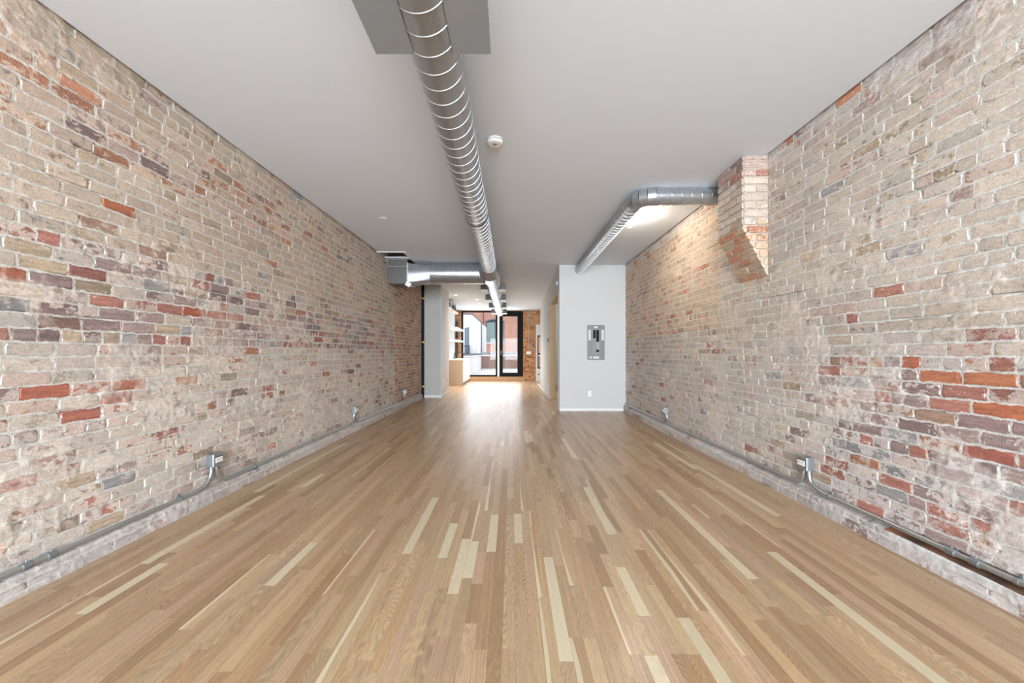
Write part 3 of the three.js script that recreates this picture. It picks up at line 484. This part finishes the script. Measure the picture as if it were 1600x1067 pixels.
// ---------------------------------------------------------------- ceiling fittings
{
  const sd = group('smoke_detector', 'round white smoke detector on the ceiling beside the spiral duct', 'detector', null, null, [-0.144, HT, -3.42]);
  part('base', cyl(V(0, -0.008, 0), V(0, 0, 0), 0.066, 0.066, 40), M.plastic, sd); part('gap_ring', cyl(V(0, -0.012, 0), V(0, -0.008, 0), 0.06, 0.06, 40), M.dark, sd);
  part('cover', new THREE.LatheGeometry([[0, -0.04], [0.05, -0.04], [0.06, -0.036], [0.068, -0.026], [0.07, -0.012], [0, -0.012]].map((p) => new THREE.Vector2(...p)), 40), M.plastic, sd);
  part('sensor', cyl(V(0, -0.045, 0.004), V(0, -0.039, 0.004), 0.017, 0.02, 24), std('#8f8f8f', 0.5), sd); part('button', cyl(V(0.038, -0.042, 0.006), V(0.038, -0.039, 0.006), 0.005, 0.005, 12), M.greyMetal, sd);
  tag(part('sprinkler_cover', cyl(V(-1.76, HT - 0.006, -5.42), V(-1.76, HT, -5.42), 0.05, 0.055, 32), M.plastic, scene), 'small round white cover plate on ceiling near the left brick wall', 'cover');

  const bl = group('ceiling_bulb', 'bare lit bulb in a white ceiling socket beside the branch duct', 'lamp', null, null, [1.575, HT, -5.28]);
  part('lamp_holder', new THREE.LatheGeometry([[0, -0.075], [0.026, -0.075], [0.028, -0.03], [0.055, -0.016], [0.06, 0], [0, 0]].map((p) => new THREE.Vector2(...p)), 32), M.plastic, bl);
  part('lamp_neck', cyl(V(0, -0.105, 0), V(0, -0.075, 0), 0.02, 0.02, 20), M.plastic, bl);
  part('light_bulb', new THREE.SphereGeometry(0.036, 24, 18).translate(0, -0.138, 0), new THREE.MeshStandardMaterial({ color: '#ffffff', emissive: new THREE.Color().setRGB(1, 0.93, 0.82), emissiveIntensity: 4 }), bl);
  const p = new THREE.PointLight(new THREE.Color().setRGB(1, 0.89, 0.74), 1.7); p.position.set(0, -0.138, 0); p.shadow.radius = 1.8; p.castShadow = true; p.name = 'bulb_light'; bl.add(p);

  const spots = [[-1.78, 12.64], [-1.2, 13.7], [-1.2, 14.7], [-1.2, 15.6]];
  const where = ['over the end of the grey column', 'first of three in line over the kitchen', 'second of three in line over the kitchen', 'last of three in line over the kitchen'];
  spots.forEach(([x, d], i) => {
    const g = group('downlight', 'round recessed ceiling downlight ' + where[i], 'lamp', 'recessed downlights', null, [x, HT, -d]);
    part('trim_ring', new THREE.LatheGeometry([[0.045, -0.001], [0.05, -0.006], [0.06, -0.004], [0.062, 0]].map((q) => new THREE.Vector2(...q)), 28), M.plastic, g);
    part('lamp_lens', cyl(V(0, -0.004, 0), V(0, -0.001, 0), 0.046, 0.046, 28), new THREE.MeshStandardMaterial({ color: '#ffffff', emissive: '#fff6e8', emissiveIntensity: 3 }), g);
    const l = new THREE.SpotLight(new THREE.Color().setRGB(1, 0.94, 0.86), 10.0, 0, 1.25, 0.6); l.position.set(0, -0.012, 0); l.target.position.set(0, -3, 0); l.shadow.radius = 2; l.castShadow = true; l.name = 'downlight_beam'; g.add(l); g.add(l.target);
  });
  const g = group('side_room_fill_lamp', 'added unseen lamp brightening the side room beyond the door opening', 'lamp', null, null, [1.7, HT, -11.6]);  // unseen lamp added so the side room does not render dark
  part('lamp_lens', cyl(V(0, -0.03, 0), V(0, 0, 0), 0.13, 0.14, 28), new THREE.MeshStandardMaterial({ color: '#ffffff', emissive: '#fff6e8', emissiveIntensity: 3 }), g);
  const sl = new THREE.PointLight(new THREE.Color().setRGB(1, 0.95, 0.88), 6); sl.position.set(0, -0.06, 0); sl.castShadow = true; sl.name = 'side_room_fill'; g.add(sl);
}
// ---------------------------------------------------------------- wall fittings
{
  // electrical panel
  const z = -8.31, x0 = (917.5 - 799.5) * 8.31 / 620, x1 = (944.5 - 799.5) * 8.31 / 620, y1 = 1.796, y0 = 1.072, w = x1 - x0, h = y1 - y0;
  const g = group('electrical_panel', 'grey breaker panel on the white partition', 'breaker panel', null, null, [x0, y0, z]);
  const X = (a) => a * w, Y = (a) => (1 - a) * h;     // shares of the cover, from its left and top
  part('cover', rb(0, w, 0, h, 0, 0.014, 0.003), M.greyMetal, g);
  part('centre_panel', rb(X(0.28), X(0.72), Y(0.84), Y(0.11), 0.013, 0.02, 0.002), std('#868888', 0.5, 0.15), g);
  for (const [a, b, c, d] of [[0.33, 0.47, 0.14, 0.38], [0.51, 0.67, 0.14, 0.48], [0.51, 0.67, 0.71, 0.775]]) {
    const n = Math.max(1, Math.round((d - c) / 0.06)); for (let i = 0; i < n; i++) { const t0 = c + (d - c) * i / n, t1 = c + (d - c) * (i + 1) / n; const br = part('breaker', rb(X(a), X(b), Y(t1) + 0.001, Y(t0) - 0.001, 0.018, 0.03, 0.002), M.blackPlastic, g); part('toggle', rb(X(a + (b - a) * 0.55), X(a + (b - a) * 0.85), Y(t0 + (t1 - t0) * 0.68), Y(t0 + (t1 - t0) * 0.35), 0.028, 0.04, 0.002), M.dark, br); }
  }
  part('filler_plate', rb(X(0.51), X(0.67), Y(0.705), Y(0.49), 0.018, 0.023, 0.001), std('#979999', 0.5, 0.1), g);
  for (const [a, b, c, d] of [[0.06, 0.2, 0.13, 0.44], [0.82, 0.96, 0.13, 0.44], [0.39, 0.59, 0.03, 0.085], [0.33, 0.68, 0.9, 0.965], [0.14, 0.25, 0.9, 0.965]]) part('paper_label', bx(X(a), X(b), Y(d), Y(c), 0.0138, 0.0152), M.label, g);
  const plate = (name, label, cat, ctr, size, mat, grp, inner) => { const q = group(name, label, cat, grp, null, ctr); part('plate', rb(-size[0] / 2, size[0] / 2, -size[1] / 2, size[1] / 2, -size[2] / 2, size[2] / 2, 0.003), mat, q); inner?.(q); return q; };
  plate('wall_outlet', 'white wall outlet low on the partition below the breaker panel', 'outlet', [1.63, 0.36, -8.305], [0.07, 0.115, 0.008], M.plastic, null, (q) => part('receptacle', rb(-0.017, 0.017, -0.034, 0.034, 0.003, 0.006, 0.001), M.white, q));
  const hx = (d) => 0.998 + 0.0135 * (d - 8.31);
  plate('thermostat', 'small dark thermostat on the white hallway wall', 'thermostat', [hx(11.3) - 0.01, 1.57, -11.3], [0.02, 0.11, 0.08], std('#5a5c5e', 0.5), null, (q) => part('display', rb(-0.012, -0.009, -0.02, 0.03, -0.025, 0.025, 0.001), M.blackPlastic, q));
  plate('wall_switch', 'white light switch on the hallway wall by the door jamb', 'switch', [hx(10.75) - 0.005, 1.16, -10.75], [0.008, 0.115, 0.075], M.plastic, null, (q) => part('rocker', rb(-0.008, -0.003, -0.033, 0.033, -0.016, 0.016, 0.001), M.white, q));
  const gr = plate('return_grille', 'white slatted air grille low on the hallway wall', 'vent', [hx(11.1) - 0.006, 0.22, -11.1], [0.008, 0.3, 0.3], M.trim);
  for (let i = 0; i < 9; i++) part('slat', rb(-0.012, -0.003, -0.125 + i * 0.03, -0.108 + i * 0.03, -0.13, 0.13, 0.002), M.trim, gr);
  const sn = group('motion_sensor', 'small grey sensor high on the hallway wall near its corner', 'sensor', null, null, [0.998, 2.73, -8.62]);
  part('base', rb(-0.02, 0, -0.04, 0.04, -0.03, 0.03, 0.004), M.plastic, sn); part('eye', new THREE.SphereGeometry(0.032, 20, 14).translate(-0.03, -0.005, 0), std('#a9abac', 0.4), sn);
  // column outlets
  ['wide white plate low on the grey column, first from its corner', 'white plate low on the grey column, second from its corner'].forEach((l, i) => plate('column_plate', l, 'outlet', [-1.9, 0.36, -10.98 - i * 0.22], [0.01, 0.28, 0.15], M.plastic, null, (q) => part('insert', rb(0.004, 0.007, -0.11, 0.11, -0.05, 0.05, 0.001), M.white, q)));
  plate('column_outlet', 'small outlet at the far edge of the grey column', 'outlet', [-1.9, 0.4, -11.75], [0.01, 0.12, 0.08], M.plastic, null, (q) => part('receptacle', rb(0.004, 0.008, -0.04, 0.04, -0.02, 0.02, 0.001), M.greyMetal, q));
  // black channel with yellow clips between brick wall and column
  const ch = group('steel_channel', 'tall black channel with yellow clips between brick wall and grey column', 'channel', null, null, [-2.405, 0, -10.72]);
  part('channel_body', [bx(-0.04, 0.035, 0, HT, -0.06, -0.05), bx(-0.04, -0.032, 0, HT, -0.05, 0.0), bx(0.027, 0.035, 0, HT, -0.05, 0.0)], M.dark, ch);
  for (const y of [2.69, 1.51, 0.31]) part('clip', [rb(-0.03, 0.04, y - 0.012, y + 0.012, -0.045, 0.005, 0.003), rb(0.0, 0.045, y - 0.03, y + 0.02, -0.02, 0.008, 0.003)], M.yellow, ch);
  const wp = tag(part('vent_pipe', cyl(V(-2.463, 0, -10.66), V(-2.463, HT, -10.66), 0.012, 0.012, 12), M.white, scene), 'thin white vertical pipe at the end of the left brick wall', 'pipe');
  // rear brick wall: switch plate with conduit, socket in the alcove
  const sp = plate('brick_switch', 'white switch plate on the orange brick beside the patio door', 'switch', [(826 - 799.5) * 17.2 / 620, 1.21, -17.185], [0.2, 0.12, 0.03], M.plastic, null, (q) => { for (const x of [-0.05, 0, 0.05]) part('rocker', rb(x - 0.016, x + 0.016, -0.033, 0.033, 0.013, 0.02, 0.001), M.white, q); });
  part('conduit_drop', cyl(V(0, 0.06, 0), V(0, 1.82, 0), 0.012, 0.012, 10), M.conduit, sp);
  plate('alcove_outlet', 'dark outlet in the white alcove below its window', 'outlet', [1.17, 0.28, -17.215], [0.07, 0.11, 0.012], M.plastic, null, (q) => part('receptacle', rb(-0.018, 0.018, -0.036, 0.036, 0.004, 0.009, 0.001), M.blackPlastic, q));
}
// ---------------------------------------------------------------- kitchen at the back
{
  const x0 = -2.435, x1 = -1.8, dA = 14.7, u = 0.58;
  ['beside the open room, with a beige end panel', 'second from the beige end panel', 'third from the beige end panel', 'last, beside the patio window'].forEach((l, i) => {
    const g = group('base_cabinet', 'white kitchen base cabinet ' + l, 'cabinet', 'kitchen base cabinets', null, [0, 0, -dA - i * u]);
    part('body', bx(x0, x1 - 0.02, 0.09, 0.94, -0.002, -u + 0.002), M.white, g); part('toe_kick', bx(x0, x1 - 0.07, 0, 0.09, -0.002, -u + 0.002), std('#9a9a98', 0.6), g);
    const d = part('door', rb(x1 - 0.02, x1, 0.1, 0.935, -0.006, -u + 0.004, 0.003), M.white, g); part('handle', rb(x1, x1 + 0.012, 0.9, 0.925, -0.1, -u + 0.1, 0.003), M.trim, d);
    if (!i) part('end_panel', rb(x0, x1 - 0.005, 0.0, 0.94, 0.018, -0.002, 0.003), M.beige, g).userData.label = 'beige end panel';
  });
  tag(part('countertop', rb(x0, x1 + 0.02, 0.94, 0.985, -dA + 0.03, -dA - 4 * u, 0.005), M.counter, scene), 'white kitchen worktop with a dark faucet', 'worktop');
  const f = group('faucet', 'dark gooseneck kitchen faucet on the white worktop', 'faucet', null, null, [-2.2, 0.985, -15.15]);
  part('base', cyl(V(0, 0, 0), V(0, 0.05, 0), 0.028, 0.024, 20), M.chrome, f);
  part('spout', tube([V(0, 0.04, 0), V(0, 0.16, 0), V(0.01, 0.2, 0), V(0.05, 0.225, 0), V(0.2, 0.235, 0), V(0.27, 0.235, 0), V(0.3, 0.22, 0), V(0.305, 0.18, 0)], 0.013, 48, 12), M.chrome, f);
  part('lever', cyl(V(0, 0.05, 0.02), V(0, 0.08, 0.1), 0.008, 0.006, 10), M.chrome, f);
  const shelf = (y, a, b, label) => tag(part('wall_shelf', rb(-2.44, -2.035, y - 0.022, y + 0.022, -a, -b, 0.004), M.white, scene), label, 'shelf', 'white kitchen wall shelves');
  shelf(1.69, 14.75, 17.1, 'lower white floating shelf above the kitchen worktop'); shelf(2.155, 14.75, 17.1, 'middle white floating shelf above the kitchen worktop'); shelf(2.716, 13.2, 15.2, 'top white shelf carrying the ventilation unit');
  const a = group('ventilation_unit', 'white and black ventilation unit on the top kitchen shelf', 'appliance', null, null, [-2.2, 2.738, -13.9]);
  part('housing', rb(-0.2, 0.16, 0.02, 0.24, 0.35, -0.4, 0.02), M.white, a); part('louvre', rb(0.15, 0.2, 0.04, 0.1, 0.33, -0.38, 0.006), M.blackPlastic, a);
  for (const z of [-0.3, 0, 0.28]) part('bracket', [rb(-0.2, 0.2, 0, 0.022, z - 0.02, z + 0.02, 0.004), rb(0.17, 0.19, 0.01, 0.2, z - 0.012, z + 0.012, 0.003)], M.chrome, a);
  part('grille', rb(-0.15, 0.11, 0.06, 0.2, 0.352, 0.345, 0.003), M.greyMetal, a);
  const rail = group('drain_pipe', 'dark pipe in the corner between kitchen shelves and orange brick', 'pipe', null, null, [-2.36, 0, -17.12]);
  part('pipe', cyl(V(0, 0.98, 0), V(0, 2.6, 0), 0.045, 0.045, 20), std('#3f4646', 0.5), rail); for (const y of [1.2, 1.9, 2.45]) part('bracket', cyl(V(0, y, 0), V(0, y + 0.04, 0), 0.052, 0.052, 20), M.dark, rail);
}
// ---------------------------------------------------------------- terrace and neighbours behind the patio door
{
  const st = (name, geos, mat, label, cat) => tag(part(name, geos, mat, scene), label, cat, null, 'structure');
  st('terrace_floor', bx(-6, 6, -0.1, 0.14, -17.45, -27), M.concrete, 'pale terrace paving outside the patio door', 'terrace');
  st('ground', bx(-40, 40, -3.4, -3.2, -17.5, -60), std('#8d8d8b', 0.9), 'lane far below behind the terrace fence', 'ground');
  st('parapet_wall', [bx(-2.15, -1.99, 0.14, 1.0, -17.6, -26), bx(-2.19, -1.95, 1.0, 1.05, -17.6, -26)], M.siding, 'low white parapet wall along the terrace', 'wall');
  const f = group('terrace_fence', 'reddish timber terrace fence under a grey rail', 'fence', null, null, [0, 0.14, -26]);
  const tones = ['#8f6a60', '#85716b', '#96766c', '#7d6a66'].map((c) => std(c, 0.8));
  for (let i = 0; i < 20; i++) part('board', bx(-2 + i * 0.26, -1.745 + i * 0.26, 0.04, 0.86, 0.0, -0.03), tones[(i * 7) % 4], f);
  part('top_rail', [rb(-2, 3.2, 0.86, 0.93, 0.04, -0.06, 0.005)], M.siding, f); part('top_rail', rb(-2, 3.2, 0.95, 1.1, 0.06, -0.08, 0.005), M.rail, f);
  for (const x of [-1.98, -0.7, 0.6, 1.9, 3.15]) part('post', bx(x - 0.04, x + 0.04, 0, 0.98, -0.03, -0.1), M.rail, f);
  // white clad house
  const h = group('white_house', 'white clad house with a sloping roof beyond the terrace', 'building', null, null, [0, -3.2, -27.4]);
  const sh = new THREE.Shape([[-7, 0], [-2.12, 0], [-2.12, 6.5], [-2.72, 7.05], [-7, 7.05]].map((p) => new THREE.Vector2(...p)));
  part('wall', new THREE.ExtrudeGeometry(sh, { depth: 2, bevelEnabled: false }).translate(0, 0, -2), M.siding, h);
  part('roof_edge', [bx(-7, -2.7, 7.05, 7.12, 0.04, -2)], M.slate, h);
  part('roof_edge', [new THREE.BoxGeometry(0.84, 0.07, 2.04).rotateZ(-0.742).translate(-2.41, 6.8, -0.98)], M.slate, h);
  part('downpipe', bx(-2.13, -2.06, 1, 6.5, 0.03, -0.05), M.slate, h);
  part('wing', new THREE.ExtrudeGeometry(new THREE.Shape([[-2.12, 0], [-1.86, 0], [-1.86, 6.25], [-2.12, 6.5]].map((p) => new THREE.Vector2(...p))), { depth: 1.6, bevelEnabled: false }).translate(0, 0, -1.8), M.siding, h);
  for (const x of [-2.45, -2.75, -3.05]) part('cladding_joint', bx(x - 0.006, x + 0.006, 4.3, 6.7, 0.004, -0.01), M.rail, h);
  const hd = part('door', bx(-3.25, -2.98, 4.3, 6.15, 0.02, -0.03), std('#69788a', 0.5), h); part('door_edge', bx(-2.99, -2.95, 4.3, 6.2, 0.04, -0.02), M.slate, hd);
  const rl = part('railing', [bx(-3.3, -2.86, 4.86, 4.9, 0.3, 0.26), bx(-2.89, -2.86, 4.3, 4.9, 0.3, 0.26), bx(-3.3, -2.86, 4.36, 4.39, 0.3, 0.26)], M.dark, h);
  for (let i = 0; i < 4; i++) part('baluster', bx(-3.22 + i * 0.1, -3.205 + i * 0.1, 4.36, 4.9, 0.29, 0.27), M.dark, rl);
  part('gutter', bx(-3.4, -1.9, 4.28, 4.36, 0.35, 0.02), M.slate, h);
  // brick building with an arched window
  const n = 512, px = new Uint8Array(n * n * 4); for (let y = 0; y < n; y++) for (let x = 0; x < n; x++) { const k = 0.84 + 0.2 * fbm(x / 9, y / 3, 2) + 0.12 * vnoise(x / 60, y / 60), i = (y * n + x) * 4; px[i] = Math.min(255, 178 * k); px[i + 1] = 138 * k; px[i + 2] = 122 * k; px[i + 3] = 255; }
  const bt = dataTex(px, n, n, true); bt.repeat.set(0.12, 0.12);
  const b = group('brick_building', 'red brick building with an arched window across the lane', 'building', null, null, [0, -3.2, -40]);
  const ws = [[-2.62, -0.8]], S = new THREE.Shape([[-22, 0], [22, 0], [22, 15], [-22, 15]].map((p) => new THREE.Vector2(...p)));
  const arch = (x0, x1, y0, y1, rise) => { const p = [[x0, y0], [x1, y0], [x1, y1]]; for (let i = 1; i <= 12; i++) { const t = i / 12; p.push([lerp(x1, x0, t), y1 + rise * 4 * t * (1 - t)]); } return p.map((q) => new THREE.Vector2(...q)); };
  const xs = [-2.62, -0.75]; S.holes.push(new THREE.Path(arch(xs[0], xs[1], 5.45, 7.5, 0.24)));
  part('wall', new THREE.ExtrudeGeometry(S, { depth: 0.4, bevelEnabled: false }).translate(0, 0, -0.4), new THREE.MeshStandardMaterial({ map: bt, roughness: 0.9 }), b);
  const wn = part('window', new THREE.ExtrudeGeometry(new THREE.Shape(arch(xs[0], xs[1], 5.45, 7.5, 0.24)), { depth: 0.05, bevelEnabled: false }).translate(0, 0, -0.3), M.slate, b);
  part('pane', bx(xs[0] + 0.06, -1.72, 5.5, 7.5, -0.22, -0.24), M.teal, wn); part('pane', bx(-1.65, xs[1] - 0.06, 5.5, 7.5, -0.22, -0.24), M.teal, wn);
  part('window_sill', bx(xs[0] - 0.1, xs[1] + 0.12, 5.36, 5.46, 0.08, -0.3), M.siding, b);
  part('arch_lintel', new THREE.ExtrudeGeometry(new THREE.Shape([...arch(xs[0] - 0.1, xs[1] + 0.1, 7.5, 7.55, 0.27).slice(2), ...arch(xs[0], xs[1], 5.45, 7.5, 0.24).slice(2).reverse()]), { depth: 0.03, bevelEnabled: false }), M.slate, b);
  part('downpipe', cyl(V(-2.85, 0, 0.06), V(-2.85, 10, 0.06), 0.04, 0.04, 10), std('#7a4c44', 0.7), b);
  for (let i = 0; i < 3; i++) part('sill_spot', rb(0.1 + i * 1.4, 0.26 + i * 1.4, 5.36, 5.5, 0.1, 0, 0.01), M.siding, b);  // white sill spots, level with the window sill
}
renderer.render(scene, camera);
